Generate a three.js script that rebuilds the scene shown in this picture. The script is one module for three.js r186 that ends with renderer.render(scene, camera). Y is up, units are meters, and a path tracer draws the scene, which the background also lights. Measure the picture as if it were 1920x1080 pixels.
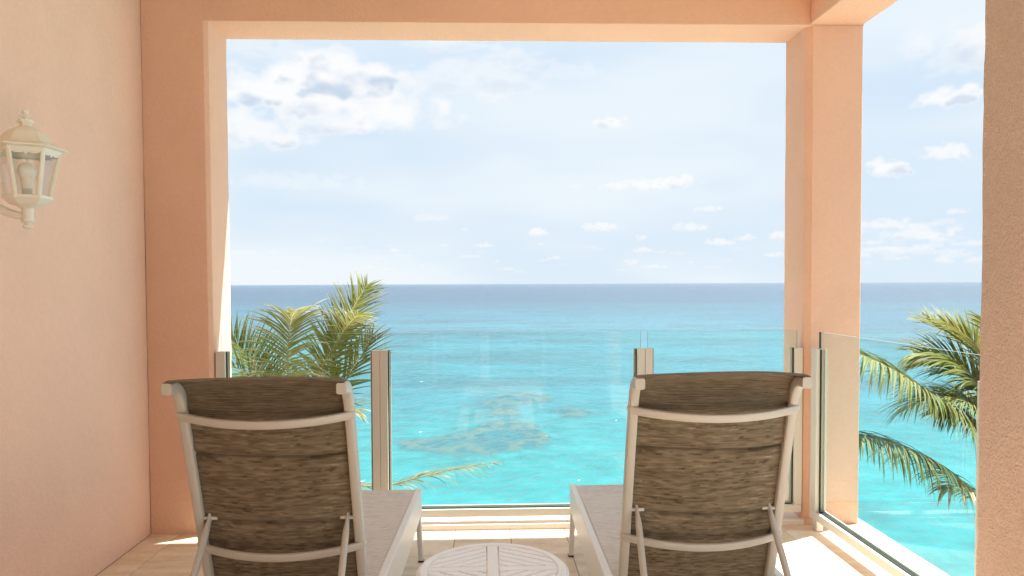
import * as THREE from 'three';
import { mergeGeometries, toCreasedNormals } from 'three/addons/utils/BufferGeometryUtils.js';
import { RoundedBoxGeometry } from 'three/addons/geometries/RoundedBoxGeometry.js';

// ------------------------------------------------------------------ camera, exposure, sun
const scene = new THREE.Scene();
const RAD = Math.PI / 180, EYE = 1.38, EXPOSURE = 2.8;
const camera = new THREE.PerspectiveCamera(2 * Math.atan(540 / 1400) / RAD, 1920 / 1080, 0.05, 60000);
camera.position.set(0, EYE, 0);
camera.rotation.order = 'YXZ';
camera.rotation.set(-1.84 * RAD, -1.95 * RAD, -0.25 * RAD);
camera.setViewOffset(1920, 1080, 0, -37, 1920, 1080);
const renderer = new THREE.WebGLRenderer({ antialias: true });
renderer.setSize(1024, 576);
renderer.toneMapping = THREE.LinearToneMapping;
renderer.toneMappingExposure = EXPOSURE;
renderer.shadowMap.enabled = true;
const SUN = new THREE.Vector3(0.455, 1, -0.242).normalize();
const sun = new THREE.DirectionalLight(new THREE.Color(1, 0.965, 0.915), 4.9);
sun.position.copy(SUN).multiplyScalar(30);
sun.castShadow = true;
sun.shadow.radius = 1;
sun.shadow.mapSize.set(4096, 4096);
Object.assign(sun.shadow.camera, { left: -14, right: 14, top: 14, bottom: -14, near: 1, far: 80 });
scene.add(sun, sun.target);

// ------------------------------------------------------------------ noise
function rng(seed) { let a = seed >>> 0; return () => { a = (a + 0x6d2b79f5) | 0; let t = Math.imul(a ^ (a >>> 15), 1 | a); t = (t + Math.imul(t ^ (t >>> 7), 61 | t)) ^ t; return ((t ^ (t >>> 14)) >>> 0) / 4294967296; }; }
const { clamp, lerp, smoothstep } = THREE.MathUtils;
function hash(x, y, z) { let h = Math.imul(x, 374761393) ^ Math.imul(y, 668265263) ^ Math.imul(z, 2147483647 - 61); h = Math.imul(h ^ (h >>> 13), 1274126177); return ((h ^ (h >>> 16)) >>> 0) / 4294967296; }
const fade = (t) => t * t * (3 - 2 * t);
function noise2(x, y, seed = 0, px = 0, py = 0) {        // value noise, periodic when px, py are given
  const ix = Math.floor(x), iy = Math.floor(y), fx = fade(x - ix), fy = fade(y - iy);
  const wx = (i) => (px ? ((i % px) + px) % px : i), wy = (i) => (py ? ((i % py) + py) % py : i);
  const a = hash(wx(ix), wy(iy), seed), b = hash(wx(ix + 1), wy(iy), seed), c = hash(wx(ix), wy(iy + 1), seed), d = hash(wx(ix + 1), wy(iy + 1), seed);
  return lerp(lerp(a, b, fx), lerp(c, d, fx), fy);
}
function fbm(x, y, oct, seed = 0) { let s = 0, a = 0.5, n = 0; for (let i = 0; i < oct; i++) { s += a * noise2(x, y, seed + i * 17); n += a; a *= 0.5; x = x * 2.03 + 7.1; y = y * 2.03 + 3.7; } return s / n; }
function noise3(x, y, z) {
  const iz = Math.floor(z), f = fade(z - iz);
  return lerp(noise2(x, y, 900 + iz), noise2(x, y, 901 + iz), f) - 0.5;
}

// ------------------------------------------------------------------ sky: pale haze with cumulus, air and clouds only
{
  const W = 4096, H = 2048, data = new Float32Array(W * H * 4), r = rng(5);
  const C = [[-13.2, 13.4, 7.4, 2.5, 1], [-10.6, 14.5, 4.4, 2.1, 1], [-8.0, 12.4, 5.2, 2.1, 0.95], [-17, 13.6, 3.6, 1.7, 0.95], [-17.0, 10.9, 4.6, 1.9, 0.9], [-11.5, 11.6, 4, 1.1, 0.6], [-1.6, 15.0, 5.2, 1.6, 0.5], [-15, 16.4, 5, 1.0, 0.35], [5.5, 15.6, 3.4, 0.9, 0.3], [-14, 7.4, 5, 0.8, 0.3], [-2.8, 17.5, 3, 0.8, 0.5], [2.0, 16.8, 2.2, 1.1, 0.45], [0.6, 13.9, 1.3, 0.9, 0.4],
    [9.5, 11.8, 1.5, 0.54, 1], [12.15, 7.25, 3.3, 0.6, 0.95], [14.9, 7.5, 0.8, 0.6, 0.9], [3.93, 3.86, 0.85, 0.42, 0.9], [8.8, 4.2, 1.7, 0.4, 0.85], [16.7, 5.44, 1.1, 0.28, 0.8], [15.5, 4.06, 1.3, 0.4, 0.7], [17.5, 2.96, 1.15, 0.35, 0.75], [19.3, 3.23, 0.8, 0.28, 0.8], [11.9, 2.45, 0.75, 0.25, 0.75], [11.7, 3.41, 0.5, 0.25, 0.6], [21.6, 3.3, 0.7, 0.4, 0.9], [-4.3, 4.96, 1.4, 0.33, 0.45], [-0.15, 2.9, 0.75, 0.22, 0.65], [-6.9, 2.54, 0.5, 0.17, 0.7], [-8.1, 1.95, 0.6, 0.16, 0.5], [5.2, 1.94, 0.6, 0.17, 0.65],
    [28.6, 7.6, 1.6, 0.85, 1], [32.4, 8.3, 1.7, 0.7, 0.85], [32.3, 11.9, 2.3, 0.95, 0.95], [28.5, 3.9, 2.3, 0.5, 0.7], [30.8, 3.1, 2.5, 0.7, 0.7], [32.6, 4.6, 0.7, 0.28, 0.7], [29.8, 2.1, 2.8, 0.43, 0.6], [21.2, 2, 0.75, 0.23, 0.7], [10.9, 1.66, 0.8, 0.17, 0.6], [-18, 2.3, 1, 0.2, 0.5], [22.8, 12.2, 0.6, 0.5, 0.6], [6.8, 7.3, 0.5, 0.3, 0.35], [-1.6, 4.1, 0.5, 0.16, 0.4], [23.5, 4.6, 0.5, 0.2, 0.5]];
  for (let i = 0; i < 60; i++) C.push([-20 + 56 * r(), 0.9 + 2.4 * Math.pow(r(), 1.6), 0.25 + 0.6 * r(), 0.06 + 0.1 * r(), 0.2 + 0.4 * r()]);
  for (let i = 0; i < 26; i++) C.push([25 + 9 * r(), 1.2 + 3.4 * r(), 0.5 + 0.9 * r(), 0.1 + 0.16 * r(), 0.25 + 0.35 * r()]);
  for (let i = 0; i < 330; i++) {                        // the same weather all round
    const az = 37 + 303 * r(), low = r() < 0.75, el = low ? 1 + 9 * r() * r() : 10 + 40 * r(), s = low ? 0.5 + el * 0.25 : 2 + 5 * r();
    C.push([az > 180 ? az - 360 : az, el, s * (1 + r()), s * (0.35 + 0.25 * r()), 0.4 + 0.6 * r()]);
  }
  const alpha = new Float32Array(W * H), shade = new Float32Array(W * H);
  C.forEach(([az, el, wa, he, amount], k) => {
    const x0 = Math.floor(((az - wa * 1.5) / 360 + 0.25) * W), x1 = Math.ceil(((az + wa * 1.5) / 360 + 0.25) * W), y0 = Math.floor(((el - he * 1.2) / 180 + 0.5) * H), y1 = Math.ceil(((el + he * 1.6) / 180 + 0.5) * H), f = 2.2 / Math.max(he, 0.3);
    for (let y = Math.max(y0, H / 2); y <= y1 && y < H; y++) for (let x = x0; x <= x1; x++) {
      const a = ((x + 0.5) / W - 0.25) * 360, e = ((y + 0.5) / H - 0.5) * 180, dx = (a - az) / wa, dy = (e - el) / he, n = fbm(a * f * 0.62 + k * 31, e * f + k * 13, 5, 40), n2 = fbm(a * f * 0.25 + k * 11, e * f * 0.4, 3, 90);
      const env = 1 - dx * dx * 0.9 - (dy < 0 ? dy * dy * 2.6 : dy * dy * 0.85), q = env + (n - 0.5) * 2.1 + (n2 - 0.5) * 1.0 - 0.12;
      const al = amount * (0.94 * smoothstep(q, he > 1 ? -0.34 : -0.16, he > 1 ? 0.8 : 0.78));
      if (al <= 0) continue;
      const at = y * W + ((x % W) + W) % W, sh = smoothstep(-dy + (n2 - 0.5) * 2.4 + (n - 0.5) * 1.0, 0.0, 0.75) * smoothstep(q, 0.1, 0.7) * Math.min(1.25, 0.25 + he / 1.3);
      shade[at] = lerp(shade[at], sh, al); alpha[at] = 1 - (1 - alpha[at]) * (1 - al);
    }
  });
  for (let y = 0; y < H; y++) {
    const e = ((y + 0.5) / H - 0.5) * 180, up = Math.max(0, e);
    for (let x = 0; x < W; x++) {
      const o = (y * W + x) * 4, a = ((x + 0.5) / W - 0.5) * 2 * Math.PI, ce = Math.cos(e * RAD);
      const cosS = Math.cos(a) * ce * SUN.x + Math.sin(e * RAD) * SUN.y + Math.sin(a) * ce * SUN.z;
      const aur = 0.3 * Math.exp((cosS - 1) * 9), t = 1 - Math.exp(-up / 34);
      const ad = (a / RAD + 90), veil = up > 0 ? 0.95 * smoothstep(fbm(ad * 0.045 + 40.6, e * 0.16, 4, 300), 0.22, 0.72) * Math.exp(-up / 60) * (1 - 0.5 * smoothstep(up, 0, 3) + 0.5) : 0;
      let R = lerp(0.735, 0.50, t), G = lerp(0.855, 0.69, t), B = lerp(0.965, 0.95, t);
      const v = clamp(veil + aur * 0.5, 0, 1); R = lerp(R, 0.875, v) + aur; G = lerp(G, 0.94, v) + aur; B = lerp(B, 0.985, v) + aur;
      const al = alpha[y * W + x], s = shade[y * W + x];
      data[o] = lerp(R, lerp(0.985, 0.65, s), al) / EXPOSURE; data[o + 1] = lerp(G, lerp(0.99, 0.74, s), al) / EXPOSURE; data[o + 2] = lerp(B, lerp(1.0, 0.865, s), al) / EXPOSURE; data[o + 3] = 1;
    }
  }
  const tex = new THREE.DataTexture(data, W, H, THREE.RGBAFormat, THREE.FloatType);
  tex.mapping = THREE.EquirectangularReflectionMapping; tex.magFilter = tex.minFilter = THREE.LinearFilter; tex.needsUpdate = true;
  scene.background = tex; scene.environment = tex;
}

// ------------------------------------------------------------------ textures and materials
function makeTex(w, h, fn, { srgb = false, repeat = [1, 1] } = {}) {      // fn(x, y) -> grey or [r, g, b], 0..1 in display values
  const d = new Uint8Array(w * h * 4);
  for (let y = 0; y < h; y++) for (let x = 0; x < w; x++) {
    const v = fn(x, y), o = (y * w + x) * 4;
    for (let c = 0; c < 3; c++) d[o + c] = clamp(Math.round(255 * (v.length ? v[c] : v)), 0, 255);
    d[o + 3] = 255;
  }
  const t = new THREE.DataTexture(d, w, h);
  t.wrapS = t.wrapT = THREE.RepeatWrapping; t.magFilter = THREE.LinearFilter; t.minFilter = THREE.LinearMipmapLinearFilter; t.generateMipmaps = true;
  if (srgb) t.colorSpace = THREE.SRGBColorSpace;
  t.repeat.set(...repeat); t.needsUpdate = true;
  return t;
}
const rep = (t, x, y = x) => { const c = t.clone(); c.repeat.set(x, y); c.needsUpdate = true; return c; };
const per = (u, v, n, m, s) => noise2(u * n, v * m, s, n, m);
const stuccoBump = makeTex(768, 768, (x, y) => {
  const u = x / 768, v = y / 768; let g = 0.45 * per(u, v, 46, 40, 1) + 0.35 * per(u, v, 92, 80, 2) + 0.2 * per(u, v, 190, 180, 3);
  return clamp((g - 0.3) * 2.1, 0, 1);
});
const stuccoTint = makeTex(512, 512, (x, y) => { const u = x / 512, v = y / 512, n = 0.45 * per(u, v, 5, 4, 4) + 0.3 * per(u, v, 13, 11, 5) + 0.25 * per(u, v, 150, 140, 6), k = 0.95 + 0.06 * (n - 0.3); return [k + 0.01, k, k - 0.01]; }, { srgb: true });
const lin = (r, g, b) => new THREE.Color().setRGB(r, g, b);
const std = (c, rough = 0.6, more = {}) => new THREE.MeshStandardMaterial({ color: c, roughness: rough, ...more });
const PEACH = lin(0.87, 0.55, 0.405);
const stucco = (c, bump, size) => std(c, 0.95, { map: rep(stuccoTint, 1 / 2.3), bumpMap: rep(stuccoBump, 1 / size), bumpScale: bump });
const M = {
  frame: std(lin(0.50, 0.465, 0.415), 0.4),  // white paint of the loungers, darkened to put the backrest shade into the colour
  wallLeftLit: stucco(lin(0.94, 0.645, 0.515), 0.0011, 0.42), wall: stucco(PEACH, 0.0011, 0.42), beam: stucco(PEACH, 0.0011, 0.42), rough: stucco(lin(0.71, 0.51, 0.41), 0.0052, 0.35), ceiling: stucco(lin(0.9, 0.71, 0.56), 0.0008, 0.42), curb: stucco(lin(0.88, 0.79, 0.72), 0.0008, 0.42),  // left wall: same peach paint, its stronger light put into a paler colour
  white: std(lin(0.80, 0.78, 0.74), 0.38), rail: std(lin(0.70, 0.645, 0.565), 0.4), lantern: std(lin(0.82, 0.765, 0.65), 0.5), resin: std(lin(0.91, 0.93, 0.96), 0.45), gasket: std(lin(0.012, 0.014, 0.013), 0.6), pin: std(lin(0.62, 0.6, 0.56), 0.35),
  glass: new THREE.MeshPhysicalMaterial({ color: lin(0.93, 0.985, 0.975), transmission: 1, thickness: 0, roughness: 0, ior: 1.5, specularIntensity: 0.36 }),
  sideEdge: new THREE.MeshPhysicalMaterial({ color: lin(0.03, 0.085, 0.078), transmission: 0.4, thickness: 0, roughness: 0.6, ior: 1.5, specularIntensity: 0.5 }),
  glassEdge: new THREE.MeshPhysicalMaterial({ color: lin(0.20, 0.42, 0.39), transmission: 0.4, thickness: 0, roughness: 0.6, ior: 1.5 }),
  lampGlass: new THREE.MeshPhysicalMaterial({ color: lin(0.96, 0.96, 0.95), transmission: 1, thickness: 0, roughness: 0.03, ior: 1.5 }),
  bulb: std(lin(0.86, 0.83, 0.76), 0.5), slab: std(lin(0.62, 0.53, 0.42), 0.9), grout: std(lin(0.25, 0.185, 0.125), 0.95),
};
// travertine-like porcelain: soft bands and specks
const tileTex = makeTex(1024, 1024, (x, y) => {
  const u = x / 1024, v = y / 1024, w = per(u, v, 4, 6, 20) * 0.8, n = noise2((u + w * 0.06) * 5, (v + w * 0.1) * 24, 21, 5, 24) * 0.5 + per(u, v, 9, 30, 22) * 0.3 + per(u, v, 60, 70, 23) * 0.2, p = per(u, v, 220, 220, 24) > 0.93 ? 0.05 : 0;
  const k = (n - 0.5) * 0.22 - p;
  return [0.91 + k * 0.7, 0.83 + k * 0.95, 0.735 + k * 1.2];
}, { srgb: true });
const tileTones = [[1, 1, 1], [0.95, 0.94, 0.92], [1, 0.98, 0.95], [0.97, 0.96, 0.95]].map((c) => std(lin(...c), 0.5, { map: rep(tileTex, 1 / 1.3), bumpMap: rep(stuccoBump, 1 / 0.5), bumpScale: 0.0003 }));
// woven sling: horizontal slubs, fine weave
const slub = (() => {
  const S = 1024, a = new Float32Array(S * S).fill(0), r = rng(77);
  for (let i = 0; i < 6400; i++) {
    const bold = i < 2300, y = Math.floor(r() * S), x = Math.floor(r() * S), len = bold ? 14 + Math.floor(80 * r() * r()) : 20 + Math.floor(150 * r()), dark = (r() < 0.66 ? -1 : 0.7) * (0.35 + 0.65 * r()) * (bold ? 1 : 0.6), th = bold ? (r() < 0.45 ? 4 : 3) : r() < 0.5 ? 2 : 1, ph = r() * 6;
    for (let k = 0; k < len; k++) { const e = Math.min(1, 2.2 * Math.sin((k / len) * Math.PI)), yy = y + Math.round(Math.sin(ph + k * 0.02) * 0.7); for (let t = 0; t < th; t++) a[((yy + t) % S + S) % S * S + (x + k) % S] += dark * e * 0.55; }
  }
  return a;
})();
const slingTex = makeTex(1024, 1024, (x, y) => {
  const u = x / 1024, v = y / 1024, s = clamp(slub[y * 1024 + x], -1, 0.8), weave = ((x & 3) < 2 ? 0.025 : -0.025) * ((y & 3) < 2 ? 1 : -1), n = (per(u, v, 30, 330, 32) - 0.5) * 0.2;
  const k = s * 0.26 + weave + n;
  return [0.675 + k, 0.62 + k * 1.02, 0.54 + k * 1.05];
}, { srgb: true, repeat: [1 / 0.95, 1 / 0.95] });
const seatLitTex = makeTex(1024, 1024, (x, y) => {
  const u = x / 1024, v = y / 1024, s = clamp(slub[y * 1024 + x], -1, 0.8), weave = ((x & 7) < 4 ? 0.02 : -0.02) * ((y & 3) < 2 ? 1 : -1), k = s * (s < 0 ? 0.15 : 0.05) + weave + (per(u, v, 40, 300, 32) - 0.5) * 0.08;
  return [0.865 + k, 0.845 + k, 0.82 + k];
}, { srgb: true, repeat: [1 / 0.8, 1 / 0.8] });
const slingBump = makeTex(512, 512, (x, y) => { const u = x / 512, v = y / 512; return clamp(0.5 + ((x & 3) < 2 ? 0.2 : -0.2) * ((y & 3) < 2 ? 1 : -1) + (per(u, v, 6, 90, 33) - 0.5) * 0.6, 0, 1); }, { repeat: [1 / 0.42, 1 / 0.42] });
M.sling = new THREE.MeshPhysicalMaterial({ map: slingTex, roughness: 0.9, bumpMap: slingBump, bumpScale: 0.0012, transmission: 0.1, thickness: 0 });
M.slingBackShaded = M.sling.clone(); M.slingBackShaded.color = lin(0.45, 0.415, 0.355);  // same cloth as the seat; the shade on the backrest is in this colour
M.sling.map = seatLitTex;  // paler map for the seat, with its sky light put into the colour

// ------------------------------------------------------------------ builders
const used = new Map();
function numbered(n) { const k = used.get(n) ?? 0; used.set(n, k + 1); return k ? n + '_' + String(k).padStart(3, '0') : n; }
function tag(o, label, category, group, kind) { o.userData.label = label; if (category) o.userData.category = category; if (group) o.userData.group = group; if (kind) o.userData.kind = kind; return o; }
function thing(name, label, category, pos = [0, 0, 0], turn = 0, group) { const g = new THREE.Group(); g.name = numbered(name); g.position.set(...pos); g.rotation.y = turn; scene.add(g); return tag(g, label, category, group); }
function part(name, geo, mat, parent) {
  const m = new THREE.Mesh(Array.isArray(geo) ? (geo.length > 1 ? mergeGeometries(geo.map((g) => (g.index ? g.toNonIndexed() : g))) : geo[0]) : geo, mat);
  m.name = parent === scene ? numbered(name) : name; m.castShadow = m.receiveShadow = true; parent.add(m); return m;
}
function metreUV(g) {
  const p = g.attributes.position, n = g.attributes.normal, uv = new Float32Array(p.count * 2);
  for (let i = 0; i < p.count; i++) {
    const ax = Math.abs(n.getX(i)), ay = Math.abs(n.getY(i)), az = Math.abs(n.getZ(i)), x = p.getX(i), y = p.getY(i), z = p.getZ(i);
    [uv[2 * i], uv[2 * i + 1]] = ax > ay && ax > az ? [z, y] : ay > az ? [x, z] : [x, y];
  }
  g.setAttribute('uv', new THREE.BufferAttribute(uv, 2)); return g;
}
const box = (x0, x1, y0, y1, z0, z1) => metreUV(new THREE.BoxGeometry(x1 - x0, y1 - y0, z1 - z0).translate((x0 + x1) / 2, (y0 + y1) / 2, (z0 + z1) / 2));
const rbox = (x0, x1, y0, y1, z0, z1, r = 0.003) => metreUV(new RoundedBoxGeometry(x1 - x0, y1 - y0, z1 - z0, 2, r).translate((x0 + x1) / 2, (y0 + y1) / 2, (z0 + z1) / 2));
function geometry(pos, idx, uv) { const g = new THREE.BufferGeometry(); g.setAttribute('position', new THREE.Float32BufferAttribute(pos, 3)); if (uv) g.setAttribute('uv', new THREE.Float32BufferAttribute(uv, 2)); g.setIndex(idx); g.computeVertexNormals(); return g; }
// A stuccoed solid: a polygon (a, b), corners rounded or chamfered, drawn out along an axis, its skin a little uneven.
function stuccoSolid(corners, axis, lo, hi, rough = 0.0016) {
  const to3 = { y: (a, b, c) => [a, c, b], x: (a, b, c) => [c, a, b], z: (a, b, c) => [a, b, c] }[axis], ring = [];
  const n = corners.length;
  corners.forEach(([a, b, r = 0.008, cham], i) => {
    const [pa, pb] = corners[(i + n - 1) % n], [na, nb] = corners[(i + 1) % n], l1 = Math.hypot(pa - a, pb - b), l2 = Math.hypot(na - a, nb - b);
    const s = [a + (pa - a) / l1 * r, b + (pb - b) / l1 * r], e = [a + (na - a) / l2 * r, b + (nb - b) / l2 * r];
    if (cham) ring.push(s, [lerp(s[0], e[0], 0.12), lerp(s[1], e[1], 0.12)], [lerp(s[0], e[0], 0.88), lerp(s[1], e[1], 0.88)], e);
    else for (let k = 0; k <= 3; k++) { const t = k / 3, q = (1 - t) * (1 - t), w = 2 * t * (1 - t), v = t * t; ring.push([q * s[0] + w * a + v * e[0], q * s[1] + w * b + v * e[1]]); }
    const L = Math.hypot(na - e[0], nb - e[1]), m = Math.max(1, Math.round(L / 0.05));
    for (let k = 1; k < m; k++) ring.push([lerp(e[0], na, k / m), lerp(e[1], nb, k / m)]);
  });
  const N = ring.length, steps = Math.max(1, Math.round((hi - lo) / 0.05)), pos = [], uv = [], idx = [];
  let per_ = 0; const dist = ring.map((p, i) => { const d = per_; const q = ring[(i + 1) % N]; per_ += Math.hypot(q[0] - p[0], q[1] - p[1]); return d; });
  for (let s = 0; s <= steps; s++) for (let i = 0; i <= N; i++) { const p = ring[i % N], c = lerp(lo, hi, s / steps); pos.push(...to3(p[0], p[1], c)); uv.push(i === N ? per_ : dist[i], c); }
  for (let s = 0; s < steps; s++) for (let i = 0; i < N; i++) { const a = s * (N + 1) + i, b = a + 1, c = a + N + 1, d = c + 1; idx.push(a, c, b, b, c, d); }
  const area = ring.reduce((t, p, i) => t + p[0] * ring[(i + 1) % N][1] - ring[(i + 1) % N][0] * p[1], 0);
  let g = geometry(pos, idx, uv);
  // wind outward
  { const nn = g.attributes.normal, P = g.attributes.position; let cx = 0, cy = 0, cz = 0, out = 0; for (let i = 0; i < P.count; i++) { cx += P.getX(i); cy += P.getY(i); cz += P.getZ(i); } cx /= P.count; cy /= P.count; cz /= P.count; for (let i = 0; i < P.count; i++) out += nn.getX(i) * (P.getX(i) - cx) + nn.getY(i) * (P.getY(i) - cy) + nn.getZ(i) * (P.getZ(i) - cz); if (out < 0) { for (let i = 0; i < idx.length; i += 3) [idx[i + 1], idx[i + 2]] = [idx[i + 2], idx[i + 1]]; g = geometry(pos, idx, uv); } }
  const P = g.attributes.position, Nn = g.attributes.normal;
  for (let i = 0; i < P.count; i++) { const x = P.getX(i), y = P.getY(i), z = P.getZ(i), d = rough * (noise3(x * 9, y * 9, z * 9) * 2 + noise3(x * 31 + 5, y * 31, z * 31) * 1.1); P.setXYZ(i, x + Nn.getX(i) * d, y + Nn.getY(i) * d, z + Nn.getZ(i) * d); }
  g.computeVertexNormals();
  const contour = ring.map(([a, b]) => new THREE.Vector2(a, b)), tris = THREE.ShapeUtils.triangulateShape(contour, []), caps = [];
  for (const c of [lo, hi]) { const cp = [], cu = [], ci = []; ring.forEach(([a, b]) => { cp.push(...to3(a, b, c)); cu.push(a, b); }); tris.forEach(([i, j, k]) => (c === lo ? ci.push(i, k, j) : ci.push(i, j, k))); caps.push(geometry(cp, ci, cu)); }
  return mergeGeometries([g, ...caps].map((q) => q.toNonIndexed()));
}
// A bar of rounded section swept along points; ref is roughly the direction of its width w, t its thickness. scale(s) tapers it.
function sweep(points, ref, w, t, r = 0.006, scale = () => [1, 1]) {
  const sec = [], V = (p) => new THREE.Vector3(...p), pts = points.map(V), R = V(ref);
  for (const [sx, sy, a0] of [[1, 1, 0], [-1, 1, 90], [-1, -1, 180], [1, -1, 270]]) for (let k = 0; k <= 2; k++) { const a = (a0 + k * 45) * RAD; sec.push([sx * (w / 2 - r) + r * Math.cos(a), sy * (t / 2 - r) + r * Math.sin(a)]); }
  const n = sec.length, pos = [], idx = [], uv = []; let len = 0;
  pts.forEach((p, i) => {
    const T = pts[Math.min(i + 1, pts.length - 1)].clone().sub(pts[Math.max(i - 1, 0)]).normalize(), S = R.clone().addScaledVector(T, -R.dot(T)).normalize(), N = T.clone().cross(S), [kx, ky] = scale(i / (pts.length - 1));
    if (i) len += p.distanceTo(pts[i - 1]);
    for (let k = 0; k <= n; k++) { const [a, b] = sec[k % n]; const q = p.clone().addScaledVector(S, a * kx).addScaledVector(N, b * ky); pos.push(q.x, q.y, q.z); uv.push((k / n) * 2 * (w + t), len); }
  });
  for (let i = 0; i < pts.length - 1; i++) for (let k = 0; k < n; k++) { const a = i * (n + 1) + k, b = a + 1, c = a + n + 1, d = c + 1; idx.push(a, b, c, b, d, c); }
  for (const e of [0, pts.length - 1]) { const base = pos.length / 3; for (let k = 0; k < n; k++) { const o = (e * (n + 1) + k) * 3; pos.push(pos[o], pos[o + 1], pos[o + 2]); uv.push(sec[k][0], sec[k][1]); } for (let k = 1; k < n - 1; k++) e ? idx.push(base, base + k, base + k + 1) : idx.push(base, base + k + 1, base + k); }
  return toCreasedNormals(geometry(pos, idx, uv), 0.9);
}
function smooth(points, n) { return new THREE.CatmullRomCurve3(points.map((p) => new THREE.Vector3(...p)), false, 'centripetal').getPoints(n).map((v) => v.toArray()); }
function tube(points, r, seg = 40, rad = 12) { return new THREE.TubeGeometry(new THREE.CatmullRomCurve3(points.map((p) => new THREE.Vector3(...p)), false, 'centripetal'), seg, r, rad).toNonIndexed(); }
// A sheet of cloth with thickness th: f(u, v) -> [x, y, z]; W and L give its size in metres for the weave.
function sheet(f, nu, nv, W, L, th) {
  const pos = [], uv = [], idx = [];
  for (let j = 0; j <= nv; j++) for (let i = 0; i <= nu; i++) { pos.push(...f(i / nu, j / nv)); uv.push((i / nu) * W, (j / nv) * L); }
  for (let j = 0; j < nv; j++) for (let i = 0; i < nu; i++) { const a = j * (nu + 1) + i, b = a + 1, c = a + nu + 1, d = c + 1; idx.push(a, c, b, b, c, d); }
  const top = geometry(pos, idx, uv), P = top.attributes.position, N = top.attributes.normal, low = [];
  for (let i = 0; i < P.count; i++) low.push(P.getX(i) - N.getX(i) * th, P.getY(i) - N.getY(i) * th, P.getZ(i) - N.getZ(i) * th);
  const back = []; for (let i = 0; i < idx.length; i += 3) back.push(idx[i], idx[i + 2], idx[i + 1]);
  const bottom = geometry(low, back, uv), rim = [], ru = [], ri = [], edge = [];
  for (let i = 0; i < nu; i++) edge.push(i); for (let j = 0; j < nv; j++) edge.push(j * (nu + 1) + nu); for (let i = nu; i > 0; i--) edge.push(nv * (nu + 1) + i); for (let j = nv; j > 0; j--) edge.push(j * (nu + 1));
  edge.forEach((e, k) => { rim.push(P.getX(e), P.getY(e), P.getZ(e), low[3 * e], low[3 * e + 1], low[3 * e + 2]); ru.push(uv[2 * e], uv[2 * e + 1], uv[2 * e], uv[2 * e + 1] + 0.002); const a = 2 * k, c = 2 * ((k + 1) % edge.length); ri.push(a, c, a + 1, a + 1, c, c + 1); });
  return mergeGeometries([top, bottom, geometry(rim, ri, ru)].map((g) => g.toNonIndexed()));
}

// ------------------------------------------------------------------ sea: a clear water sheet over a seabed with shallows, reef and deep water
const SEA = -13;
function polar(rs, azs, f) {                              // f(x, z, r) -> { y, color }
  const pos = [], col = [], uv = [], idx = [], n = azs.length;
  for (const r of rs) for (const a of azs) { const x = Math.sin(a * RAD) * r, z = -Math.cos(a * RAD) * r, q = f(x, z, r); pos.push(x, q.y, z); uv.push(x, z); if (q.color) col.push(...q.color); }
  for (let i = 0; i < rs.length - 1; i++) for (let k = 0; k < n - 1; k++) { const a = i * n + k, b = a + 1, c = a + n, d = c + 1; idx.push(a, b, c, b, d, c); }
  const g = geometry(pos, idx, uv); if (col.length) g.setAttribute('color', new THREE.Float32BufferAttribute(col, 3)); return g;
}
const range = (a, b, n, pow = 1) => Array.from({ length: n + 1 }, (_, i) => a + (b - a) * Math.pow(i / n, pow));
const logRange = (a, b, n) => Array.from({ length: n + 1 }, (_, i) => a * Math.pow(b / a, i / n));
const mix3 = (a, b, t) => a.map((v, i) => lerp(v, b[i], t));
const SHALLOW = [0.0245, 0.1788, 0.1871], MID = [0.0268, 0.1294, 0.162], OUTER = [0.0176, 0.0823, 0.122], DEEP = [0.015, 0.044, 0.0827], WEED = [0.018, 0.0583, 0.0747];
function seabedColor(x, z) {
  const wob = (fbm(x * 0.012 + 3, z * 0.02 + 8, 4, 500) - 0.5), d = -z * (1 + 0.9 * wob);
  let c = mix3(SHALLOW, MID, smoothstep(d, 55, 130));
  c = mix3(c, OUTER, smoothstep(d * (1 + 0.5 * (fbm(x * 0.004, z * 0.004, 3, 520) - 0.5)), 150, 420));
  c = mix3(c, DEEP, smoothstep(d, 380, 1100));
  const patch = smoothstep(fbm(x * 0.035 + 20, z * 0.05, 4, 540), 0.52, 0.68) * smoothstep(d, 70, 120) * (1 - smoothstep(d, 350, 700));
  c = mix3(c, WEED, 0.45 * patch);
  const band = smoothstep(fbm(x * 0.006 + 9, z * 0.022 + 4, 4, 560), 0.53, 0.66) * smoothstep(d, 150, 210) * (1 - smoothstep(d, 500, 900));
  c = mix3(c, WEED, 0.55 * band);
  const k = 1 + 0.42 * (fbm(x * 0.3, z * 0.5, 3, 580) - 0.5) + 0.35 * (fbm(x * 0.75 + z * 0.12, z * 1.2, 2, 585) - 0.5) + 0.25 * (fbm(x * 0.05 + 1, z * 0.11, 3, 590) - 0.5);  // ripple and caustic light patterns are painted into the seabed colour
  return c.map((v) => v * k);
}
const seabedY = (x, z, r) => SEA - 1.6 - Math.max(0, r - 120) * 0.01 * Math.exp(-r / 4000) + 0.25 * (fbm(x * 0.06, z * 0.06, 3, 600) - 0.5);
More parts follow.
